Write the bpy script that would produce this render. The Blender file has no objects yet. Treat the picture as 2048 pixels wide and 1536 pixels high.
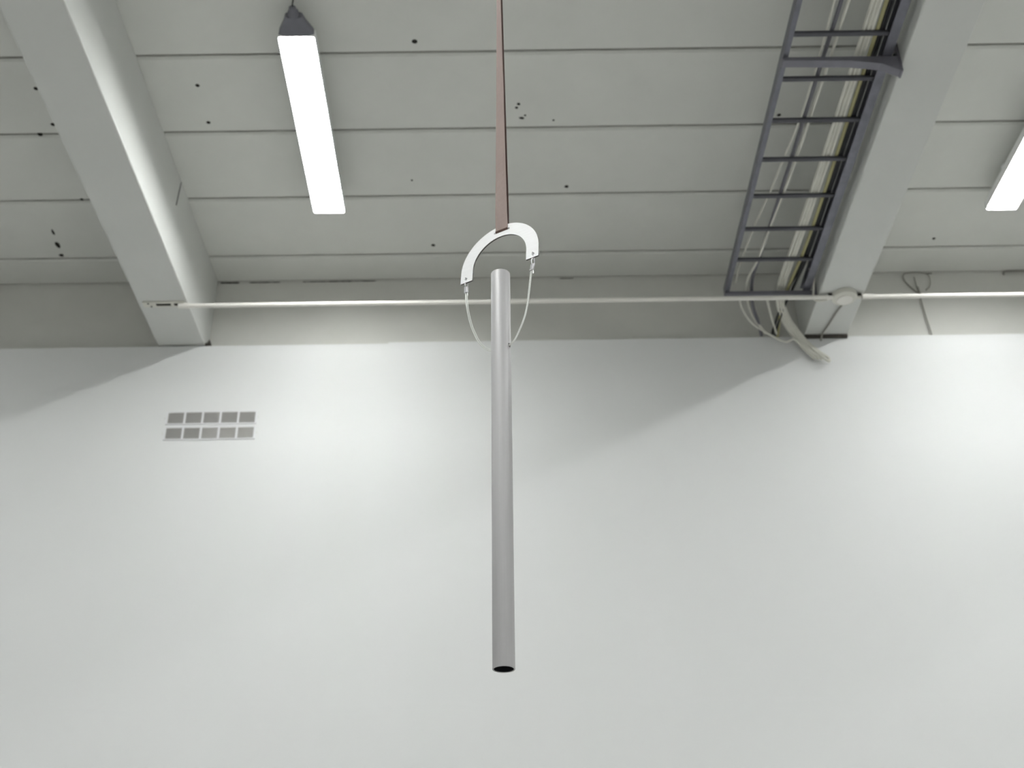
import bpy, bmesh, math, random
from mathutils import Vector, Matrix
random.seed(7)
S = bpy.context.scene
COL = S.collection
PI = math.pi
H = 1.5                      # eye height of the camera above the floor; heights below are given from the eye

# ------------------------------------------------------------------ camera
cam_data = bpy.data.cameras.new('camera')
cam = bpy.data.objects.new('camera', cam_data); COL.objects.link(cam)
cam_data.sensor_width = 36.0
cam_data.lens = 2450.0 / 2048.0 * 36.0
cam_data.clip_start = 0.05; cam_data.clip_end = 100
cam.matrix_world = (Matrix.Translation((0, 0, H)) @ Matrix.Rotation(math.radians(90 + 30.93), 4, 'X')
                    @ Matrix.Rotation(-0.0135, 4, 'Z'))
cam_data.dof.use_dof = True
cam_data.dof.focus_distance = 2.95
cam_data.dof.aperture_fstop = 5.0
S.camera = cam
# ------------------------------------------------------------------ world and exposure
w = bpy.data.worlds.new('world'); S.world = w; w.use_nodes = True
w.node_tree.nodes['Background'].inputs[0].default_value = (0.8, 0.85, 0.9, 1)
w.node_tree.nodes['Background'].inputs[1].default_value = 0.02
S.view_settings.view_transform = 'Standard'; S.view_settings.look = 'None'
S.view_settings.exposure = 0.0; S.view_settings.gamma = 1.0
S.view_settings.use_curve_mapping = False
LAMP = 64.0                  # radiance of the fixtures' diffusers
LAMP_COL = (0.98, 1.0, 0.985, 1)

# ------------------------------------------------------------------ materials
def mat(name, col, rough=0.6, metal=0.0, var=0.0, scale=6.0, bump=0.0, bscale=60.0, spec=0.5, col2=None, coords='Object', stretch=None):
    m = bpy.data.materials.new(name); m.use_nodes = True
    nt = m.node_tree; N = nt.nodes; L = nt.links; b = N['Principled BSDF']
    b.inputs['Roughness'].default_value = rough; b.inputs['Metallic'].default_value = metal
    b.inputs['Specular IOR Level'].default_value = spec
    c = (*col, 1)
    b.inputs['Base Color'].default_value = c
    tc = N.new('ShaderNodeTexCoord'); src = tc.outputs[coords]
    if stretch:
        mp = N.new('ShaderNodeMapping'); mp.inputs['Scale'].default_value = stretch
        L.new(src, mp.inputs['Vector']); src = mp.outputs[0]
    if var > 0 or col2:
        n = N.new('ShaderNodeTexNoise'); n.inputs['Scale'].default_value = scale
        n.inputs['Detail'].default_value = 6; n.inputs['Roughness'].default_value = 0.6
        L.new(src, n.inputs['Vector'])
        r = N.new('ShaderNodeValToRGB')
        r.color_ramp.elements[0].position = 0.3; r.color_ramp.elements[1].position = 0.7
        a = col2 if col2 else tuple(v * (1 - var) for v in col)
        r.color_ramp.elements[0].color = (*a, 1); r.color_ramp.elements[1].color = c
        L.new(n.outputs['Fac'], r.inputs['Fac']); L.new(r.outputs[0], b.inputs['Base Color'])
    if bump > 0:
        n2 = N.new('ShaderNodeTexNoise'); n2.inputs['Scale'].default_value = bscale
        n2.inputs['Detail'].default_value = 5
        L.new(src, n2.inputs['Vector'])
        bp = N.new('ShaderNodeBump'); bp.inputs['Strength'].default_value = bump; bp.inputs['Distance'].default_value = 0.004
        L.new(n2.outputs['Fac'], bp.inputs['Height']); L.new(bp.outputs[0], b.inputs['Normal'])
    return m

M = {}
M['wall'] = mat('painted_plaster', (0.80, 0.81, 0.80), 0.75, var=0.02, scale=1.2, bump=0.05, bscale=25, spec=0.2)
M['upper'] = mat('painted_concrete_wall', (0.70, 0.695, 0.66), 0.85, var=0.06, scale=3, bump=0.2, bscale=40, spec=0.1)
M['panel'] = mat('painted_ceiling_slab', (0.74, 0.745, 0.71), 0.85, var=0.05, scale=3, bump=0.15, bscale=30, spec=0.1)
M['beam'] = mat('painted_beam', (0.68, 0.688, 0.665), 0.75, var=0.04, scale=2.5, bump=0.1, bscale=35, spec=0.2)
M['joint'] = mat('joint_grey', (0.34, 0.335, 0.31), 0.95, var=0.3, scale=5, spec=0.0)  # grey backing that shows in the joints between slabs
M['floor'] = mat('grey_screed', (0.46, 0.455, 0.44), 0.55, var=0.15, scale=1.5, bump=0.1)
M['hole'] = mat('dark_hole', (0.045, 0.042, 0.038), 0.95, var=0.3, scale=80, spec=0.0)
M['crackgap'] = mat('dark_crack_and_gap_shade', (0.11, 0.10, 0.09), 0.95, var=0.4, scale=30, spec=0.0)
M['housing'] = mat('white_lamp_housing', (0.85, 0.86, 0.86), 0.4, var=0.02)
M['lampgrey'] = mat('grey_lamp_end', (0.17, 0.17, 0.20), 0.45, var=0.1, scale=20)
M['tray'] = mat('dark_galvanised_steel', (0.20, 0.20, 0.235), 0.42, 0.65, var=0.25, scale=14)
M['rung'] = mat('dark_rung_steel', (0.09, 0.09, 0.105), 0.55, 0.3, var=0.2, scale=20)
M['bracket'] = mat('grey_bracket_steel', (0.21, 0.205, 0.24), 0.5, 0.3, var=0.15, scale=12)
M['wcable'] = mat('white_cable_sheath', (0.74, 0.73, 0.66), 0.5, var=0.12, scale=9)
M['ycable'] = mat('yellowed_cable_sheath', (0.42, 0.39, 0.20), 0.5, var=0.12, scale=9)
M['kcable'] = mat('black_cable_sheath', (0.02, 0.02, 0.024), 0.55, var=0.2, scale=9)
M['gcable'] = mat('grey_cable_sheath', (0.13, 0.125, 0.15), 0.5, var=0.15, scale=9)
M['cord'] = mat('mid_grey_cord', (0.33, 0.32, 0.29), 0.6, var=0.15, scale=9)
M['pipe'] = mat('white_plastic_conduit', (0.86, 0.84, 0.79), 0.4, var=0.04, scale=8)
M['ventw'] = mat('white_grille_paint', (0.80, 0.80, 0.82), 0.5, var=0.02)
M['slat'] = mat('grille_slat_paint', (0.70, 0.69, 0.66), 0.5, var=0.04)
M['duct'] = mat('duct_dark', (0.17, 0.155, 0.16), 0.8, var=0.1)
M['duct2'] = mat('duct_grey', (0.38, 0.365, 0.365), 0.8, var=0.1)  # paler backing for some windows of the lower grille
M['alu'] = mat('satin_anodised_aluminium', (0.52, 0.51, 0.52), 0.50, 0.2, var=0.05, scale=8, stretch=(40, 40, 0.6))
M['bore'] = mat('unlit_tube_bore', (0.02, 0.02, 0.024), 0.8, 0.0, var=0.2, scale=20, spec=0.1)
M['plate'] = mat('brushed_aluminium', (0.98, 0.98, 0.99), 0.46, 0.35, var=0.05, scale=6, stretch=(3, 3, 30), bump=0.05, bscale=90)
M['plateedge'] = mat('dark_plate_edge', (0.16, 0.15, 0.15), 0.5, 0.5, var=0.3, scale=60)  # darker metal for the edge faces of the curved plate
M['ferrule'] = mat('crimped_aluminium', (0.52, 0.51, 0.53), 0.35, 0.9, var=0.1, scale=90)
M['wire'] = mat('steel_wire', (0.93, 0.94, 0.91), 0.32, 0.45, var=0.15, scale=300)
M['strap'] = mat('brown_leather', (0.38, 0.29, 0.265), 0.6, 0.0, var=0.15, scale=25, bump=0.3, bscale=300, stretch=(1, 1, 0.25))
M['strapedge'] = mat('dark_leather_edge', (0.10, 0.055, 0.045), 0.7, var=0.2, scale=60)

# faint skim-coat seam and patch in the plaster of the back wall
def seam_wall():
    m = mat('skimmed_back_wall', (0.80, 0.805, 0.805), 0.75, var=0.025, scale=0.8, spec=0.2)
    nt = m.node_tree; N = nt.nodes; L = nt.links; b = N['Principled BSDF']
    tc = N.new('ShaderNodeTexCoord'); sx = N.new('ShaderNodeSeparateXYZ'); L.new(tc.outputs['Object'], sx.inputs[0])
    nz = N.new('ShaderNodeTexNoise'); nz.inputs['Scale'].default_value = 1.6; nz.inputs['Detail'].default_value = 4
    L.new(tc.outputs['Object'], nz.inputs['Vector'])
    a = N.new('ShaderNodeMath'); a.operation = 'MULTIPLY_ADD'; a.inputs[1].default_value = 0.10
    L.new(nz.outputs['Fac'], a.inputs[0]); L.new(sx.outputs['Z'], a.inputs[2])
    d = N.new('ShaderNodeMath'); d.operation = 'SUBTRACT'; L.new(a.outputs[0], d.inputs[0]); d.inputs[1].default_value = 2.045 + H + 0.05
    ab = N.new('ShaderNodeMath'); ab.operation = 'ABSOLUTE'; L.new(d.outputs[0], ab.inputs[0])
    mr = N.new('ShaderNodeMapRange'); mr.inputs['From Min'].default_value = 0; mr.inputs['From Max'].default_value = 0.03
    mr.inputs['To Min'].default_value = 1; mr.inputs['To Max'].default_value = 0
    L.new(ab.outputs[0], mr.inputs['Value'])
    n3 = N.new('ShaderNodeTexNoise'); n3.inputs['Scale'].default_value = 3.0; n3.inputs['Detail'].default_value = 3
    L.new(tc.outputs['Object'], n3.inputs['Vector'])
    ad = N.new('ShaderNodeMath'); ad.operation = 'MULTIPLY_ADD'; ad.inputs[1].default_value = 0.5
    L.new(n3.outputs['Fac'], ad.inputs[0]); L.new(mr.outputs[0], ad.inputs[2])
    bp = N.new('ShaderNodeBump'); bp.inputs['Strength'].default_value = 0.15; bp.inputs['Distance'].default_value = 0.004
    L.new(ad.outputs[0], bp.inputs['Height']); L.new(bp.outputs[0], b.inputs['Normal'])
    return m
M['backwall'] = seam_wall()

em = bpy.data.materials.new('lamp_diffuser'); em.use_nodes = True
for n in list(em.node_tree.nodes): em.node_tree.nodes.remove(n)
e = em.node_tree.nodes.new('ShaderNodeEmission'); e.inputs[0].default_value = LAMP_COL; e.inputs[1].default_value = LAMP
o_ = em.node_tree.nodes.new('ShaderNodeOutputMaterial'); em.node_tree.links.new(e.outputs[0], o_.inputs[0])
M['lamp'] = em

# ------------------------------------------------------------------ helpers
def obj(name, bm, m, parent=None, smooth=False, loc=None, bevel=0.0):
    me = bpy.data.meshes.new(name)
    bmesh.ops.recalc_face_normals(bm, faces=bm.faces[:])
    bm.to_mesh(me); bm.free()
    me.materials.append(M[m] if isinstance(m, str) else m)
    if smooth:
        for p in me.polygons: p.use_smooth = True
        try: me.set_sharp_from_angle(angle=math.radians(38))
        except Exception: pass
    o = bpy.data.objects.new(name, me); COL.objects.link(o)
    if parent: o.parent = parent
    if loc: o.location = loc
    if bevel > 0:
        md = o.modifiers.new('bevel', 'BEVEL'); md.width = bevel; md.segments = 2; md.limit_method = 'ANGLE'
    return o

def tag(o, label=None, cat=None, group=None, kind=None):
    if label: o['label'] = label
    if cat: o['category'] = cat
    if group: o['group'] = group
    if kind: o['kind'] = kind
    return o

def thing(name, label, cat, loc=(0, 0, 0), rz=0.0, group=None):
    o = bpy.data.objects.new(name, None); COL.objects.link(o)
    o.location = loc; o.rotation_euler = (0, 0, rz); o.empty_display_size = 0.1
    return tag(o, label, cat, group)

def box(bm, x0, x1, y0, y1, z0, z1):
    v = [bm.verts.new(p) for p in ((x0,y0,z0),(x1,y0,z0),(x1,y1,z0),(x0,y1,z0),(x0,y0,z1),(x1,y0,z1),(x1,y1,z1),(x0,y1,z1))]
    for f in ((0,3,2,1),(4,5,6,7),(0,1,5,4),(1,2,6,5),(2,3,7,6),(3,0,4,7)): bm.faces.new([v[i] for i in f])
    return v

def B(*a):
    bm = bmesh.new(); box(bm, *a); return bm

def catmull(pts, n=8):
    P = [Vector(p) for p in pts]
    if len(P) < 3: return P
    Q = [P[0]*2 - P[1]] + P + [P[-1]*2 - P[-2]]
    out = []
    for i in range(1, len(Q)-2):
        for k in range(n):
            t = k / n
            a, b, c, d = Q[i-1], Q[i], Q[i+1], Q[i+2]
            out.append(0.5*((2*b) + (c-a)*t + (2*a-5*b+4*c-d)*t*t + (3*b-a-3*c+d)*t**3))
    out.append(P[-1]); return out

def tube(bm, pts, r, seg=10, caps=True):
    P = [Vector(p) for p in pts]
    T = [(P[min(i+1, len(P)-1)] - P[max(i-1, 0)]).normalized() for i in range(len(P))]
    up = Vector((0, 0, 1)) if abs(T[0].z) < 0.9 else Vector((0, 1, 0))
    nrm = (up - T[0]*up.dot(T[0])).normalized(); rings = []
    for i, p in enumerate(P):
        nrm = (nrm - T[i]*nrm.dot(T[i])).normalized(); bi = T[i].cross(nrm)
        rr = r[i] if isinstance(r, (list, tuple)) else r
        rings.append([bm.verts.new(p + (nrm*math.cos(2*PI*k/seg) + bi*math.sin(2*PI*k/seg))*rr) for k in range(seg)])
    for a, b in zip(rings, rings[1:]):
        for k in range(seg): bm.faces.new((a[k], a[(k+1) % seg], b[(k+1) % seg], b[k]))
    if caps:
        bm.faces.new(rings[0][::-1]); bm.faces.new(rings[-1])
    return bm

def TB(pts, r, seg=10, n=8):
    return tube(bmesh.new(), catmull(pts, n), r, seg)

def lathe(bm, prof, seg=32, c=(0, 0, 0)):
    """prof: (radius, z) pairs round the vertical axis through c, closed at radius 0"""
    rings = []
    for r, z in prof:
        if r < 1e-6: rings.append([bm.verts.new((c[0], c[1], c[2]+z))])
        else: rings.append([bm.verts.new((c[0]+r*math.cos(2*PI*k/seg), c[1]+r*math.sin(2*PI*k/seg), c[2]+z)) for k in range(seg)])
    for a, b in zip(rings, rings[1:]):
        for k in range(seg):
            k2 = (k+1) % seg
            if len(a) == 1 and len(b) == 1: continue
            if len(a) == 1: bm.faces.new((a[0], b[k2], b[k]))
            elif len(b) == 1: bm.faces.new((a[k], a[k2], b[0]))
            else: bm.faces.new((a[k], a[k2], b[k2], b[k]))
    return bm

def cut(o, cutters):
    """subtract meshes (bmesh, world space) from a mesh object for good"""
    tmp = []
    for bm in cutters:
        bmesh.ops.recalc_face_normals(bm, faces=bm.faces[:])
        me = bpy.data.meshes.new('cutter'); bm.to_mesh(me); bm.free()
        c = bpy.data.objects.new('cutter', me); COL.objects.link(c); tmp.append(c)
        md = o.modifiers.new('cut', 'BOOLEAN'); md.operation = 'DIFFERENCE'; md.object = c; md.solver = 'EXACT'
    dg = bpy.context.evaluated_depsgraph_get(); dg.update()
    me = bpy.data.meshes.new_from_object(o.evaluated_get(dg))
    me.name = o.data.name; o.modifiers.clear(); o.data = me
    for c in tmp:
        m_ = c.data; bpy.data.objects.remove(c); bpy.data.meshes.remove(m_)
    try: me.set_sharp_from_angle(angle=math.radians(38))
    except Exception: pass

def dup(root, loc=None, rz=None):
    r = root.copy(); COL.objects.link(r)
    if loc is not None: r.location = loc
    if rz is not None: r.rotation_euler = (0, 0, rz)
    for ch in list(root.children):
        c = ch.copy(); COL.objects.link(c); c.parent = r
        for g in list(ch.children):
            d = g.copy(); COL.objects.link(d); d.parent = c
    return r

# ------------------------------------------------------------------ the room
ZC = 5.130 + H               # underside of the ceiling slabs
ZB = 4.540 + H               # underside of the beams
ZW = 4.534 + H               # top of the proud back wall
XL, XR, YF, YB = -10.9, 10.8, -9.0, 7.10

def struct(o): o['kind'] = 'structure'; return o
struct(obj('floor', B(XL-.2, XR+.2, YF-.2, YB+.3, -0.2, 0), 'floor'))
ceiling = struct(obj('ceiling', B(XL-.2, XR+.2, YF-.2, YB+.3, ZC+0.022, ZC+0.25), 'joint'))
struct(obj('wall_left', B(XL-.2, XL, YF-.2, YB+.3, 0, ZC+.02), 'wall'))
struct(obj('wall_right', B(XR, XR+.2, YF-.2, YB+.3, 0, ZC+.02), 'wall'))
struct(obj('wall_front', B(XL, XR, YF-.2, YF, 0, ZC+.02), 'wall'))
upper = struct(obj('wall_upper', B(XL, XR, YB, YB+.2, ZW-.2, ZC+.02), 'upper'))
tag(upper, 'recessed grey concrete strip between white wall and ceiling')
bm = bmesh.new()             # the white wall; its top edge steps up 1 cm left of the hanging tube
box(bm, XL, -0.837, 7.0, YB+.1, 0, ZW-0.006); box(bm, -0.837, XR, 7.0, YB+.1, 0, ZW+0.004)
bw = struct(obj('wall_back', bm, 'backwall')); tag(bw, 'tall smooth white painted wall with a stepped top edge')

beam_c = [-2.246 + 4.378*k for k in (-1, 0, 1, 2)]
beam_x = []
for k, c in enumerate(beam_c):
    x0, x1 = c - 0.161, c + 0.161
    if k == 2: x0, x1 = 1.990, 2.284
    beam_x.append((x0, x1))
    b = struct(obj('ceiling_beam', B(x0, x1, YF, YB-.006, ZB, ZC+.02), 'beam', bevel=0.008))
    b['label'] = ['white beam in the next bay left, outside the picture', 'white concrete beam left of the near lamp, conduit clamp under it',
                  'white concrete beam right of the ladder cable tray', 'white beam in the next bay right, outside the picture'][k]
    if k == 1:
        obj('gap', B(x1-.012, x1+.014, 7.0, YB-.012, ZB+.004, ZB+.012), 'crackgap', b)
        g = bmesh.new(); v = [g.verts.new(p) for p in ((-2.087,7.02,ZB+.004),(-2.050,7.02,ZB+.004),(-2.066,7.02,ZB+.055),(-2.087,7.06,ZB+.004),(-2.050,7.06,ZB+.004),(-2.066,7.06,ZB+.055))]
        for f in ((0,1,2),(5,4,3),(0,3,4,1),(1,4,5,2),(2,5,3,0)): g.faces.new([v[i] for i in f])
        obj('mortar_gap', g, 'crackgap', b)
        obj('thin_wire', TB([(-2.083, 6.001, ZC-.01), (-2.082, 5.99, 5.05+H), (-2.083, 5.979, 4.92+H)], 0.0025, 6), 'gcable', b)
    if k == 2:
        obj('gap_shade', B(1.992, 2.282, 6.975, 7.06, ZW-0.013, ZB-.0005), 'crackgap', b)  # dark block standing in for the shaded gap under the beam end

# ceiling slabs: one part per slab and bay, hair joints between them
edges = [XL] + [v for x in beam_x for v in x] + [XR]
bays = [(edges[i], edges[i+1]) for i in range(0, len(edges), 2)]
pitch = 0.622; ys = []
y = 6.806 + pitch
while y > YF: ys.append(y); y -= pitch
panel_mesh = {}
for (a, b) in bays:
    for y1 in ys:
        y0 = y1 - pitch
        ya, yb = max(y0+.0085, YF), min(y1-.0085, YB-.004)
        key = (round(b-a, 3), round(yb-ya, 3))
        if key not in panel_mesh:
            wx, wy = (b-a-.002)/2, (yb-ya)/2; ch = 0.013
            bm = bmesh.new()
            lo = [bm.verts.new(p) for p in ((-wx,-wy+ch,0),(wx,-wy+ch,0),(wx,wy-ch,0),(-wx,wy-ch,0))]
            mi = [bm.verts.new(p) for p in ((-wx,-wy,ch*.8),(wx,-wy,ch*.8),(wx,wy,ch*.8),(-wx,wy,ch*.8))]
            hi = [bm.verts.new(p) for p in ((-wx,-wy,.024),(wx,-wy,.024),(wx,wy,.024),(-wx,wy,.024))]
            bm.faces.new(lo[::-1]); bm.faces.new(hi)
            for r0, r1 in ((lo, mi), (mi, hi)):
                for k in range(4): bm.faces.new((r0[k], r0[(k+1) % 4], r1[(k+1) % 4], r1[k]))
            o = obj('slab', bm, 'panel', ceiling); panel_mesh[key] = o.data
        else:
            o = bpy.data.objects.new('slab', panel_mesh[key]); COL.objects.link(o); o.parent = ceiling
        o.location = ((a+b)/2, (ya+yb)/2, ZC)

# old anchor holes and chips in the slabs
def blob(r, sx=1.0, sy=1.0, seed=0):
    rnd = random.Random(seed); bm = bmesh.new(); n = 9
    ring = []
    for k in range(n):
        q = r*(0.8+0.4*rnd.random()) if seed else r
        ring.append((q*sx*math.cos(2*PI*k/n), q*sy*math.sin(2*PI*k/n)))
    a = [bm.verts.new((x, y, 0.002)) for x, y in ring]; b = [bm.verts.new((x*.75, y*.75, -0.002)) for x, y in ring]
    for k in range(n): bm.faces.new((a[k], a[(k+1) % n], b[(k+1) % n], b[k]))
    bm.faces.new(b); bm.faces.new(a[::-1]); return bm
first = None
for i, (x, y, r) in enumerate([(-1.791,5.164,.011),(-1.795,5.47,.011),(-.515,4.85,.014),(.061,5.35,.009),(.049,5.38,.008),
                  (.367,6.102,.012),(-2.725,5.171,.012),(-2.725,5.469,.012),(-2.831,5.554,.012),(-.526,6.70,.012),
                  (-2.767,6.165,.01),(1.619,5.472,.011),(2.90,6.70,.010),(.27,5.49,.006),(-.62,6.02,.006)]):
    if first is None:
        first = obj('anchor_hole', blob(r*1.35), 'hole', ceiling, loc=(x, y, ZC)); continue
    o = bpy.data.objects.new('anchor_hole', first.data); COL.objects.link(o); o.parent = ceiling
    o.location = (x, y, ZC); o.scale = (r/.011, r/.011, 1)
for i, (x, y, r, sx, sy) in enumerate([(-3.063,6.50,.014,.8,2.6),(-3.078,6.645,.023,.9,1.7),(-3.09,6.755,.015,1.2,1.3),
                                       (.078,5.468,.013,1.4,.9),(.10,5.445,.009,1,.9)]):
    obj('chip', blob(r, sx, sy, i+3), 'hole', ceiling, loc=(x, y, ZC))
# cracks in the corner between the upper wall and the slabs
def sliver(x0, x1, t, z, seed):
    rnd = random.Random(seed); bm = bmesh.new(); n = 12; A = []; Bv = []
    for k in range(n+1):
        x = x0+(x1-x0)*k/n; h = t*(0.35+0.65*rnd.random())*(1 if 0 < k < n else .3)
        A.append((bm.verts.new((x, YB-.003, z+h/2)), bm.verts.new((x, YB-.003, z-h/2))))
        Bv.append((bm.verts.new((x, YB+.003, z+h/2)), bm.verts.new((x, YB+.003, z-h/2))))
    for k in range(n):
        for f in ((A[k][0],A[k][1],A[k+1][1],A[k+1][0]), (Bv[k][0],Bv[k+1][0],Bv[k+1][1],Bv[k][1]), (A[k][0],A[k+1][0],Bv[k+1][0],Bv[k][0]), (A[k][1],Bv[k][1],Bv[k+1][1],A[k+1][1])): bm.faces.new(f)
    return bm
for i, (a, b, t) in enumerate([(-2.065,-1.93,.015),(-1.86,-1.64,.007),(-1.48,-1.30,.006),(-1.30,-1.12,.010),(-1.12,-.96,.007),(.35,.45,.005),(2.95,3.0,.009)]):
    obj('crack', sliver(a, b, t, ZC-.006, i), 'crackgap', upper)

# ------------------------------------------------------------------ lamps
def rrect(w, l, r, z, n=4):
    pts = []
    for cx_, cy_, a0 in ((w/2-r, l/2-r, 0), (-w/2+r, l/2-r, PI/2), (-w/2+r, -l/2+r, PI), (w/2-r, -l/2+r, 3*PI/2)):
        for k in range(n+1):
            a = a0+PI/2*k/n; pts.append((cx_+r*math.cos(a), cy_+r*math.sin(a), z))
    return pts
def loft(bm, loops, cap0=True, cap1=True):
    R = [[bm.verts.new(p) for p in lp] for lp in loops]; n = len(R[0])
    for a, b in zip(R, R[1:]):
        for k in range(n): bm.faces.new((a[k], a[(k+1) % n], b[(k+1) % n], b[k]))
    if cap0: bm.faces.new(R[0][::-1])
    if cap1: bm.faces.new(R[-1])
    return bm
LW, LL = 0.200, 1.49
ZL = 4.965                   # rim of the lamp skirt, from the eye
def make_lamp(label, loc, rz, group=None):
    t = thing('batten_lamp', label, 'lamp', loc, rz, group)
    bm = bmesh.new()         # housing: a shallow white trough, open below
    loft(bm, [rrect(LW-.010, LL-.010, .010, .042), rrect(LW-.006, LL-.006, .012, 0.0), rrect(LW, LL, .014, 0.0),
              rrect(LW, LL, .014, .055), rrect(LW*.62, LL-.05, .014, .095)], True, True)
    obj('housing', bm, 'housing', t)
    bm = bmesh.new(); loft(bm, [rrect(LW-.014, LL-.014, .010, .030), rrect(LW-.014, LL-.014, .010, .0415)])
    obj('diffuser', bm, 'lamp', t)
    bm = bmesh.new()         # tapering end piece with plug, towards the room
    def rr(w_, h_, y_, zc): return [(x_, y_, zc+z_) for x_, z_ in ((-w_/2,-h_*.3),(-w_*.36,-h_/2),(w_*.36,-h_/2),(w_/2,-h_*.3),(w_/2,h_*.3),(w_*.36,h_/2),(-w_*.36,h_/2),(-w_/2,h_*.3))]
    loft(bm, [rr(.190,.055,-LL/2+.001,.033), rr(.180,.054,-LL/2-.015,.035), rr(.115,.050,-LL/2-.075,.040), rr(.090,.046,-LL/2-.11,.042)])
    e = obj('end_piece', bm, 'lampgrey', t, smooth=True)
    bm = tube(bmesh.new(), [(0,-LL/2-.105,.042),(0,-LL/2-.135,.044),(0,-LL/2-.14,.044),(0,-LL/2-.16,.046)], [.032,.028,.022,.018], 14)
    obj('plug', bm, 'lampgrey', e, smooth=True)
    obj('supply_cord', TB([(0,-LL/2-.15,.046),(0,-LL/2-.165,.06),(.003,-LL/2-.17,.11),(.003,-LL/2-.17,.168)], .004, 8), 'kcable', t, smooth=True)
    for yy in (-.5, .5):
        bm = bmesh.new(); box(bm, -.045,.045, yy-.02,yy+.02, .09,.165); obj('ceiling_clip', bm, 'housing', t, bevel=.004)
    return t
l0 = make_lamp('near white batten lamp hanging left of the brown strap', (-1.139, 5.392, ZL+H), 0.0147)
lb = dup(l0, (3.165, 5.45, ZL+H), 0.0147); lb['label'] = 'white batten lamp cut off by the right edge of the picture'
for xx in (-5.50, -1.139, 3.165, 7.50):
    for yy in (5.42, 2.10, -1.25, -4.6, -7.9):
        if yy > 5 and abs(xx) < 4: continue
        q = dup(l0, (xx, yy, ZL+H), 0.0147)
        q['label'] = 'white batten lamp of the same row, outside the picture'; q['group'] = 'batten lamps outside the picture'

# ------------------------------------------------------------------ ladder cable tray
ZT = 4.600 + H
t = thing('cable_tray', 'dark grey ladder cable tray hung left of the right beam', 'cable tray', (1.66, 5.0, ZT))
def loc_box(x0,x1,y0,y1,z0,z1): return B(x0-1.66,x1-1.66,y0-5.0,y1-5.0,z0-ZT,z1-ZT)
def rail(x0, x1, inner):     # a C section, its open side facing the rungs
    bm = bmesh.new(); th = .004; h = .062
    y0, y1 = -2.2, 1.60
    box(bm, x0-1.66, x1-1.66, y0, y1, 0, th); box(bm, x0-1.66, x1-1.66, y0, y1, h-th, h)
    if inner > 0: box(bm, x0-1.66, x0-1.66+th, y0, y1, th, h-th)
    else: box(bm, x1-1.66-th, x1-1.66, y0, y1, th, h-th)
    return bm
obj('side_rail', rail(1.398, 1.424, 1), 'tray', t)
obj('side_rail', rail(1.900, 1.950, -1), 'tray', t)
rm = None
for y in (3.11, 3.42, 3.73, 4.042, 4.353, 4.662, 4.971, 5.286, 5.606, 5.917, 6.226):
    if rm is None:
        o = obj('rung', B(1.424-1.66, 1.905-1.66, -.013, .013, .012, .030), 'rung', t, bevel=.003); rm = o
    else:
        o = rm.copy(); COL.objects.link(o)
    o.location = (0, y-5.0, 0)
def bracket(y, label, deep=1.0):
    b = thing('tray_bracket', label, 'bracket', (1.986, y, ZT-.003))
    bm = bmesh.new()         # arm: tapers from the beam to the far rail
    prof = [(-.592, 0, -.022), (-.25, 0, -.030), (-.10, 0, -.030-.022*deep), (-.008, 0, -.035-.065*deep)]
    for (xa, _, za), (xb, _, zb2) in zip(prof, prof[1:]):
        v = [bm.verts.new(p) for p in ((xa,-.024,0),(xa,.024,0),(xa,.024,za),(xa,-.024,za),(xb,-.024,0),(xb,.024,0),(xb,.024,zb2),(xb,-.024,zb2))]
        for f in ((0,1,2,3),(4,7,6,5),(0,4,5,1),(1,5,6,2),(2,6,7,3),(3,7,4,0)): bm.faces.new([v[i] for i in f])
    bmesh.ops.remove_doubles(bm, verts=bm.verts[:], dist=1e-5)
    obj('arm', bm, 'bracket', b)
    obj('wall_plate', B(-.008, .003, -.028, .028, -.038-.067*deep, .09), 'bracket', b, bevel=.002)
    for z in (.03, .07): obj('bolt', tube(bmesh.new(), [(-.020,0,z),(-.006,0,z)], .008, 6), 'rung', b)
    return b
bracket(4.510, 'grey cantilever bracket halfway along the cable tray, flaring at the beam')
bracket(6.560, 'grey cantilever bracket under the wall end of the cable tray', .15)
bracket(2.6, 'grey cantilever bracket under the cable tray, above the picture')

def cable(pts, r, m, label, group=None, cat='cable'):
    o = obj('cable', TB([(x, y, z+H) for x, y, z in pts], r, 8, 5), m, smooth=True); tag(o, label, cat, group); return o
zc_ = 4.637
# white bundle: lies along the tray, drops over the wall and ends in a loop of sleeves
for i in range(6):
    dx = (i % 3 - 1)*.0195 + (.006 if i > 2 else 0); dz = .020*(i//3)
    j = lambda a: random.uniform(-a, a)*.3
    e = .007*i
    cable([(1.800+dx, 2.9, zc_+dz), (1.800+dx+j(.006), 4.2, zc_+dz), (1.797+dx+j(.008), 4.98, zc_+dz), (1.790+dx+j(.008), 5.6, zc_+dz),
           (1.778+dx+j(.006), 6.13, zc_+dz), (1.765+dx, 6.50, zc_+dz), (1.785+dx, 6.70, 4.615+dz), (1.845+dx, 6.86, 4.585+dz),
           (1.905+dx, 6.935-.012*(i//3), 4.530+dz), (1.975+dx, 6.965-.016*(i//3), 4.435+dz), (2.055+e*.6+dx, 6.978-.018*(i//3), 4.345+dz-e*.4)],
          .0098, 'wcable', 'white cable of the bundle in the tray that spills over the wall top', 'white cables of the tray bundle')
cable([(1.975, 6.950, 4.47), (2.040, 6.945, 4.385), (2.090, 6.945, 4.325), (2.118, 6.950, 4.310), (2.122, 6.955, 4.335), (2.085, 6.960, 4.375), (2.03, 6.965, 4.43)],
      0.0095, 'wcable', 'white cable end looped back at the foot of the white bundle on the wall')
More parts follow.
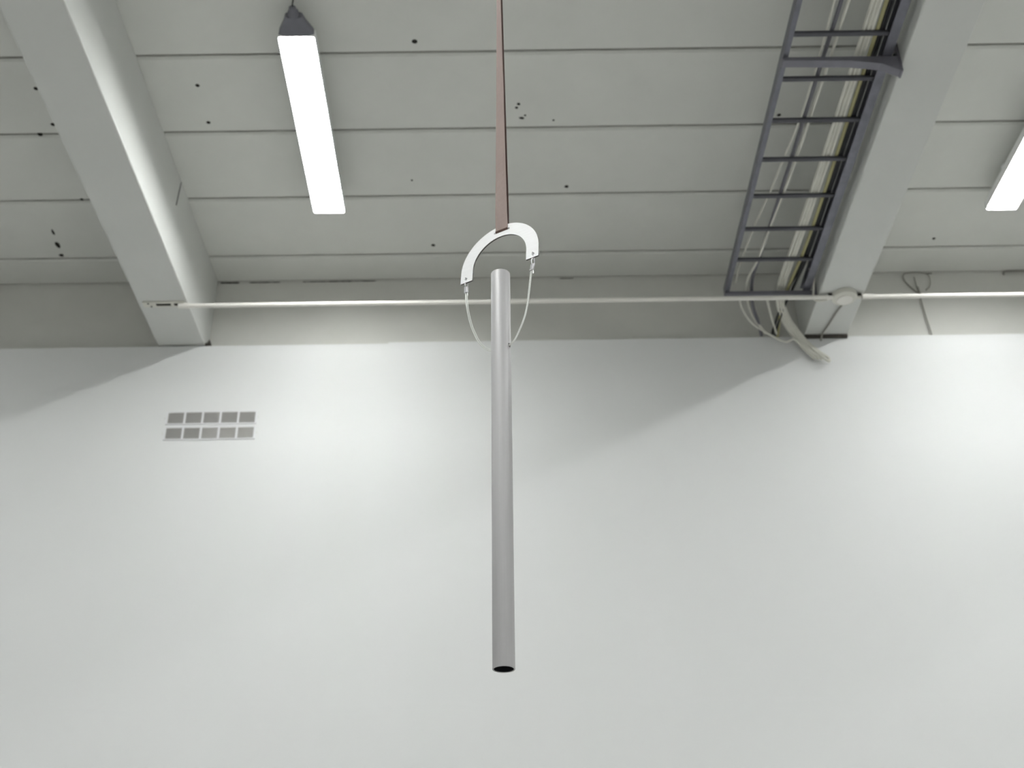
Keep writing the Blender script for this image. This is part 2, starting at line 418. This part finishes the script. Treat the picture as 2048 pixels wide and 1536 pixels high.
for i, x in enumerate((1.847,)):
    cable([(x, 2.9, zc_+.003), (x, 4.98, zc_+.003), (x+.001, 5.6, zc_+.003), (x-.006, 6.13, zc_+.003), (x-.03, 6.5, zc_), (x-.05, 6.72, 4.62), (x-.04, 6.90, 4.575), (x-.03, 7.04, 4.548)],
          .0105, 'ycable', 'yellowed cable between the white bundle and the black cables')
for i in range(4):
    x = 1.867+.0145*(i % 2); z = zc_+.004+.0145*(i//2)
    cable([(x, 2.9, z), (x, 4.98, z), (x, 5.6, z), (x-.004, 6.2, z), (x-.02-.01*i, 6.55, z), (x-.05-.012*i, 6.75, 4.61), (x-.075-.01*i, 6.93, 4.56), (x-.075-.01*i, 6.99, 4.545)],
          .007, 'kcable', 'black cable lying against the right rail of the tray', 'black cables in the tray')
cable([(1.626, 2.9, 4.642), (1.626, 4.12, 4.642), (1.618, 4.45, 4.642), (1.600, 5.26, 4.642), (1.592, 5.57, 4.642), (1.575, 6.2, 4.642), (1.562, 6.46, 4.632), (1.60, 6.70, 4.60), (1.66, 6.86, 4.57), (1.70, 6.99, 4.55)],
      .011, 'gcable', 'dark grey cable running down the middle of the tray')
cable([(1.560, 2.9, 4.636), (1.590, 4.1, 4.636), (1.592, 4.75, 4.636), (1.578, 5.04, 4.636), (1.546, 5.381, 4.636), (1.526, 5.61, 4.636), (1.487, 5.915, 4.636), (1.462, 6.26, 4.636), (1.46, 6.50, 4.64)],
      .006, 'wcable', 'single thin white cable drifting towards the left rail of the tray')
cable([(1.690, 2.9, 4.637), (1.660, 4.2, 4.637), (1.640, 4.9, 4.637), (1.618, 5.45, 4.637), (1.585, 5.907, 4.637), (1.565, 6.25, 4.637), (1.535, 6.50, 4.637), (1.60, 6.78, 4.60), (1.72, 6.94, 4.53)],
      .008, 'wcable', 'thin white cable beside the dark middle cable of the tray')
cable([(1.480, 6.53, 4.535), (1.53, 6.70, 4.565), (1.62, 6.86, 4.56), (1.755, 6.93, 4.505), (1.85, 6.955, 4.47), (1.905, 6.925, 4.47), (1.97, 6.93, 4.40), (2.045, 6.93, 4.33)],
      .007, 'wcable', 'slack white cable sagging from the conduit to the bundle on the wall')
cable([(1.67, 6.58, 4.60), (1.72, 6.75, 4.59), (1.775, 6.90, 4.55), (1.80, 6.97, 4.545)], .007, 'wcable', 'short white cable dropping behind the tray end, left of the bundle')
cable([(1.875, 6.26, 4.648), (1.905, 6.36, 4.668), (1.955, 6.43, 4.640), (1.962, 6.50, 4.590), (1.970, 6.555, 4.535), (2.03, 6.545, 4.522), (2.085, 6.525, 4.522)],
      .007, 'wcable', 'wavy white cable from the tray end to the round junction box')

# ------------------------------------------------------------------ conduit, junction box, clamp
YP = 6.505
def pipe(x0, x1, label):
    t = thing('conduit', label, 'pipe', ((x0+x1)/2, YP, 4.519+H))
    L = (x1-x0)/2
    obj('pipe', tube(bmesh.new(), [(-L, 0, 0), (-L/2, .002, .001), (0, 0, -.001), (L/2, -.001, 0), (L, 0, 0)], .0145, 16), 'pipe', t, smooth=True)
    return t, L
t, L = pipe(-2.105, 2.075, 'long white conduit between the left beam and the junction box')
for x in (-L+.01, L-.02): obj('coupler', tube(bmesh.new(), [(x-.02, 0, 0), (x+.02, 0, 0)], .0175, 16), 'pipe', t, smooth=True)
t, L = pipe(2.275, 7.0, 'white conduit running right from the junction box out of the picture')
obj('coupler', tube(bmesh.new(), [(-L-.01, 0, 0), (-L+.05, 0, 0)], .0175, 16), 'pipe', t, smooth=True)

t = thing('junction_box', 'round white junction box under the right beam', 'junction box', (2.152, 6.512, ZB))
obj('box_body', lathe(bmesh.new(), [(0,0),(.082,0),(.085,-.012),(.079,-.030),(.066,-.038),(0,-.040)], 28), 'wcable', t, smooth=True)
obj('box_cover', lathe(bmesh.new(), [(0,-.0385),(.052,-.0385),(.050,-.046),(0,-.048)], 28), 'pipe', t, smooth=True)
for sx in (-1, 1):
    g = obj('cable_gland', tube(bmesh.new(), [(sx*.070, -.004, -.020), (sx*.105, -.004, -.020)], .012, 12), 'wcable', t, smooth=True)
    obj('gland_seal', tube(bmesh.new(), [(sx*.082, -.020, -.012), (sx*.106, -.020, -.012)], .010, 12), 'hole', t, smooth=True)
cable([(2.155, 6.565, 4.507), (2.145, 6.68, 4.528), (2.125, 6.83, 4.530), (2.105, 6.95, 4.528), (2.100, 6.992, 4.50)], .006, 'cord', 'thin grey cable from the junction box back to the wall top')

t = thing('conduit_clamp', 'slotted white clamp strip under the left beam at the conduit end', 'clamp', (-2.24, YP, ZB))
st = obj('strip', B(-.135, .135, -.028, .028, -.010, 0), 'wcable', t, bevel=.002)
for x0, x1 in ((-.050, .045), (.066, .128)):
    obj('slot', B(x0, x1, -.012, .012, -.0115, -.009), 'hole', t, bevel=.004)
for x, y in ((-.098, -.015), (-.085, .018)):
    obj('bolt', tube(bmesh.new(), [(x, y, -.009), (x, y, -.0135)], .006, 8), 'hole', t)
obj('saddle', tube(bmesh.new(), [(.095, 0, -.019), (.150, 0, -.019)], .0185, 16), 'pipe', t, smooth=True)

# slack cords on the upper wall at the right
t = thing('wall_cord', 'grey cord loop with a tail hanging on the upper wall right of the beam', 'cord', (2.87, 7.09, 4.95+H))
def LP(pts): return [(x-2.87, y-7.09, z-4.95) for x, y, z in pts]
obj('loop', TB(LP([(2.80,7.085,5.118),(2.783,7.08,5.09),(2.790,7.08,5.045),(2.823,7.08,4.991),(2.855,7.08,4.952),(2.872,7.08,4.948)]), .006, 8), 'cord', t, smooth=True)
obj('loop', TB(LP([(2.80,7.085,5.118),(2.88,7.08,5.122),(2.955,7.08,5.105),(2.968,7.08,5.06),(2.955,7.08,5.00),(2.925,7.08,4.968)]), .004, 8), 'cord', t, smooth=True)
obj('tail', TB(LP([(2.860,7.08,5.08),(2.863,7.08,5.0),(2.870,7.08,4.93),(2.880,7.08,4.757),(2.893,7.08,4.60),(2.896,7.085,4.55)]), .005, 8), 'cord', t, smooth=True)
obj('tie', TB(LP([(2.866,7.075,4.99),(2.872,7.075,4.935)]), .009, 8), 'cord', t, smooth=True)
o = obj('cord', TB([(3.500,7.085,5.095+H),(3.512,7.08,5.118+H),(3.60,7.075,5.119+H),(3.9,7.075,5.118+H),(4.3,7.085,5.118+H)], .007, 8), 'cord', smooth=True)
tag(o, 'dark cord tucked into the ceiling corner at the right edge', 'cord')

# ------------------------------------------------------------------ air grilles
gw, pitch_g = 0.1035, 0.1172
def make_grille(label, zc, dark):
    t = thing('air_grille', label, 'air grille', (-1.975, 7.0, zc+H))
    f = bmesh.new(); W2 = 2*pitch_g + gw/2; h2 = .0405
    xs = [-W2-.012]
    for k in range(5): xs += [(k-2)*pitch_g - gw/2, (k-2)*pitch_g + gw/2]
    xs.append(W2+.012)
    box(f, xs[0], xs[-1], -.006, .0, h2, h2+.008); box(f, xs[0], xs[-1], -.006, .0, -h2-.008, -h2)
    for k in range(0, 12, 2): box(f, xs[k], xs[k+1], -.006, 0, -h2, h2)
    obj('frame', f, 'ventw', t)
    sl = None
    for k in range(5):
        xc = (k-2)*pitch_g
        d = obj('backing', B(xc-gw/2, xc+gw/2, -.0012, .004, -h2, h2), 'duct' if k < dark else 'duct2', t)
        for s in range(9):
            if sl is None:
                bm = bmesh.new(); v = [bm.verts.new(p) for p in ((-gw/2,-.0065,-.0018),(gw/2,-.0065,-.0018),(gw/2,-.0012,.0012),(-gw/2,-.0012,.0012),(-gw/2,-.0065,.0016),(gw/2,-.0065,.0016),(gw/2,-.0012,.0030),(-gw/2,-.0012,.0030))]
                for q in ((0,3,2,1),(4,5,6,7),(0,1,5,4),(1,2,6,5),(2,3,7,6),(3,0,4,7)): bm.faces.new([v[i] for i in q])
                sl = obj('slat', bm, 'slat', t); o = sl
            else: o = sl.copy(); COL.objects.link(o); o.parent = t
            o.location = (xc, 0, -h2 + (s+.5)*2*h2/9)
    for x in (xs[0]-.008, xs[-1]+.008):
        obj('screw', tube(bmesh.new(), [(x, -.003, 0), (x, .001, 0)], .004, 8), 'slat', t)
    return t
make_grille('upper of two white slatted air grilles on the wall', 3.9665, 5)
make_grille('lower of two white slatted air grilles on the wall', 3.8515, 2)

# ------------------------------------------------------------------ the hanging piece
CX, CY, CZ = -0.0296, 2.6, 1.9046 + H
PSI, TILT = 0.5479, 0.086
D = Vector((math.cos(PSI), -math.sin(PSI), 0)); NN = Vector((math.sin(PSI), math.cos(PSI), 0))
U = Vector((0, 0, 1))*math.cos(TILT) + NN*math.sin(TILT)
NP = D.cross(U).normalized()
C0 = Vector((CX, CY, CZ))
def pp(a, h, n=0.0): return C0 + D*a + U*h + NP*n
def ppv(a, z, n=0.0): return Vector((CX, CY, z+H)) + D*a + NN*n
RO, RI, STR = 0.1205, 0.0832, 0.0352
t = thing('curved_plate', 'flat bright aluminium plate curved like an upturned U above the tube', 'metal plate', tuple(C0))
th = .0022
outer = [(-RO, 0)] + [(-RO*math.cos(PI*k/56), STR+RO*math.sin(PI*k/56)) for k in range(57)] + [(RO, 0)]
inner = [(-RI, 0)] + [(-RI*math.cos(PI*k/56), STR+RI*math.sin(PI*k/56)) for k in range(57)] + [(RI, 0)]
bm = bmesh.new()
of = [bm.verts.new(pp(a, h, -th)) for a, h in outer]; ob = [bm.verts.new(pp(a, h, th)) for a, h in outer]
jf = [bm.verts.new(pp(a, h, -th)) for a, h in inner]; jb = [bm.verts.new(pp(a, h, th)) for a, h in inner]
for k in range(len(outer)-1):
    bm.faces.new((of[k], of[k+1], jf[k+1], jf[k])); bm.faces.new((ob[k], jb[k], jb[k+1], ob[k+1]))
    bm.faces.new((of[k], ob[k], ob[k+1], of[k+1])); bm.faces.new((jf[k], jf[k+1], jb[k+1], jb[k]))
bm.faces.new((of[0], jf[0], jb[0], ob[0])); bm.faces.new((of[-1], ob[-1], jb[-1], jf[-1]))
bm.faces.ensure_lookup_table()
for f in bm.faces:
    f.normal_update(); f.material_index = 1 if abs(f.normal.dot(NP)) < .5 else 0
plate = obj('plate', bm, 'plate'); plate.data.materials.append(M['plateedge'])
SL = 0.1365                  # height of the strap slot above the plate's ends
cb = bmesh.new()
v = [cb.verts.new(pp(a, h, n)) for a, h, n in ((-.0215,SL-.0029,-.02),(.0275,SL-.0029,-.02),(.0275,SL+.0029,-.02),(-.0215,SL+.0029,-.02),(-.0215,SL-.0029,.02),(.0275,SL-.0029,.02),(.0275,SL+.0029,.02),(-.0215,SL+.0029,.02))]
for f in ((0,3,2,1),(4,5,6,7),(0,1,5,4),(1,2,6,5),(2,3,7,6),(3,0,4,7)): cb.faces.new([v[i] for i in f])
cuts = [cb]
for sx in (-1, 1):
    cuts.append(tube(bmesh.new(), [pp(sx*.104, .0125, -.02), pp(sx*.104, .0125, .02)], .0042, 20))
cut(plate, cuts)
plate.parent = t; plate.matrix_parent_inverse = Matrix.Translation(C0).inverted()

# aluminium tube
PZ0, PZ1, PR = 0.836 + H, 1.893 + H, 0.0250
PX, PY = -0.0262, 2.6
t = thing('metal_tube', 'long vertical satin grey aluminium tube hung on wire loop', 'tube', (PX, PY, PZ0))
LT = PZ1 - PZ0
bm = lathe(bmesh.new(), [(.0222, .0), (.0247, 0), (PR, .0006), (PR, LT-.0008), (PR-.0006, LT), (.0222, LT), (.0222, .0)], 64, (PX, PY, PZ0))
bmesh.ops.remove_doubles(bm, verts=bm.verts[:], dist=1e-6)
tb = obj('tube_wall', bm, 'alu', smooth=True)
HZ = 1.664 + H
cut(tb, [tube(bmesh.new(), [Vector((PX, PY, HZ)) - D*.06, Vector((PX, PY, HZ)) + D*.06], .0060, 20)])
tb.parent = t; tb.matrix_parent_inverse = Matrix.Translation((PX, PY, PZ0)).inverted()
bm = bmesh.new(); n = 48     # shade inside the bore, put in as a near-black sleeve
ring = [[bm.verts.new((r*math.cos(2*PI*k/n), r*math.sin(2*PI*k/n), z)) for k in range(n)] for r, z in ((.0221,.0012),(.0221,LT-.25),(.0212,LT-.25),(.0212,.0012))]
for a, b in zip(ring, ring[1:]+ring[:1]):
    for k in range(n): bm.faces.new((a[k], a[(k+1) % n], b[(k+1) % n], b[k]))
obj('bore_shade', bm, 'bore', t, smooth=True)

# wire loop: two strands through the tube, crimped at the plate's two holes
t = thing('wire_loop', 'thin doubled steel wire loop joining curved plate and tube', 'wire', tuple(ppv(0, 1.664)))
O = ppv(0, 1.664)
left = [(-.1035, 1.884), (-.1028, 1.856), (-.0975, 1.8143), (-.0875, 1.7684), (-.0749, 1.7329), (-.0601, 1.7007), (-.0428, 1.6789), (-.0247, 1.6655)]
right = [(.0247, 1.6635), (.0407, 1.6690), (.0600, 1.6990), (.0758, 1.7351), (.0845, 1.7718), (.0905, 1.8147), (.0968, 1.8606), (.1010, 1.878)]
for s in (-1, 1):
    off = .0020*s
    def sp(q):
        out = []
        for i, (a, z) in enumerate(q):
            p0 = Vector(q[max(i-1, 0)]); p1 = Vector(q[min(i+1, len(q)-1)]); d_ = (p1-p0).normalized()
            nx, nz = -d_.y, d_.x
            out.append(ppv(a+nx*off, z+nz*off, .0006*s) - O)
        return out
    obj('strand', TB(sp(left+[(0, 1.6625)]+right), .00128, 8, 6), 'wire', t, smooth=True)
for sx, (a, z0, z1) in ((-1, (-.1035, 1.8725, 1.8905)), (1, (.1000, 1.866, 1.884))):
    ax = a if sx < 0 else .0985; lean = 0 if sx < 0 else .004
    top = pp(sx*.104, .0125)
    # eye through the hole
    eye = [ppv(ax-.0022+lean, z1-.004), ppv(ax-.0022+lean, z1+.012, -.003), top + Vector((0,0,.0015)) - NP*.0045, top + Vector((0,0,.003)), top + Vector((0,0,.0015)) + NP*.0045, ppv(ax+.0030+lean, z1+.012, .003), ppv(ax+.0030+lean, z1-.004)]
    obj('eye', TB([p - O for p in eye], .0012, 8, 5), 'ferrule', t, smooth=True)
    bm = bmesh.new()
    lp = []
    for z, k in ((z0, 1.0), (z0+.002, 1.06), ((z0+z1)/2, .92), (z1-.002, 1.06), (z1, 1.0)):
        f = (z-z0)/(z1-z0)
        lp.append([ppv(ax+lean*f+.0062*k*math.cos(q*2*PI/16), z, 0.0040*k*math.sin(q*2*PI/16)) - O for q in range(16)])
    loft(bm, lp); fe = obj('ferrule', bm, 'ferrule', t, smooth=True)
    obj('wire_end', TB([ppv(ax+.0040, z0+.002) - O, ppv(ax+.0043, z0-.011) - O], .0013, 8), 'wire', fe, smooth=True)

# brown strap: two layers that twist on their way up to the ceiling
ZS = pp(0, SL).z
cs = pp(.003, SL)
keys = [(ZS, .5479), (2.26+H, .78), (2.50+H, .97), (2.92+H, 1.245), (3.6+H, 1.5), (ZC-.01, 1.57)]
def yaw(z):
    for (z0, a0), (z1, a1) in zip(keys, keys[1:]):
        if z <= z1: return a0+(a1-a0)*(z-z0)/(z1-z0)
    return keys[-1][1]
t = thing('strap', 'brown leather strap twisting up from the curved plate out of the picture', 'strap', (cs.x, cs.y, ZS))
def layer(off, extra, wdt, dx=0.0):
    bm = bmesh.new(); R = []; n = 70
    for k in range(n+1):
        z = ZS + .004 + (ZC-.006-ZS-.004)*(k/n)**1.4
        a = yaw(z)+extra*min(1, (z-ZS)/.5); s_ = min(1, (z-ZS)/.06)
        xdir = Vector((math.cos(a), -math.sin(a), 0)); nd = Vector((math.sin(a), math.cos(a), 0))
        cxx = cs.x + (-.0245-cs.x-.0*1)*min(1, max(0, (z-ZS)/1.0))*1.0
        c = Vector((cxx+dx, cs.y + .008*min(1, (z-ZS)/1.0), z)) + nd*off*(.5+.5*s_)*(1-.75*min(1, max(0, (z-ZS)/.5)))
        R.append([c - xdir*wdt/2 - nd*.0009 - Vector((cs.x, cs.y, ZS)), c + xdir*wdt/2 - nd*.0009 - Vector((cs.x, cs.y, ZS)), c + xdir*wdt/2 + nd*.0009 - Vector((cs.x, cs.y, ZS)), c - xdir*wdt/2 + nd*.0009 - Vector((cs.x, cs.y, ZS))])
    return loft(bm, R)
obj('strap_layer', layer(-.0035, 0.0, .038), 'strap', t)
obj('strap_layer', layer(.0035, -.10, .038, .0012), 'strapedge', t)['label'] = 'darker rear layer of the strap'
bm = bmesh.new(); R = []     # the fold that passes through the slot
for k in range(9):
    a = PI*k/8
    q = (-.0044*math.cos(a), .004 - .0068*math.sin(a))
    R.append([cs - D*.019 + NN*q[0] + Vector((0,0,q[1])) - cs, cs + D*.019 + NN*q[0] + Vector((0,0,q[1])) - cs,
              cs + D*.019 + NN*q[0]*.6 + Vector((0,0,.004+(q[1]-.004)*.72)) - cs, cs - D*.019 + NN*q[0]*.6 + Vector((0,0,.004+(q[1]-.004)*.72)) - cs])
loft(bm, R); obj('fold', bm, 'strapedge', t)
obj('ceiling_anchor', B(-.045, .055, -.03, .04, ZC-.010-ZS, ZC-ZS-.0005), 'bracket', t, bevel=.003)
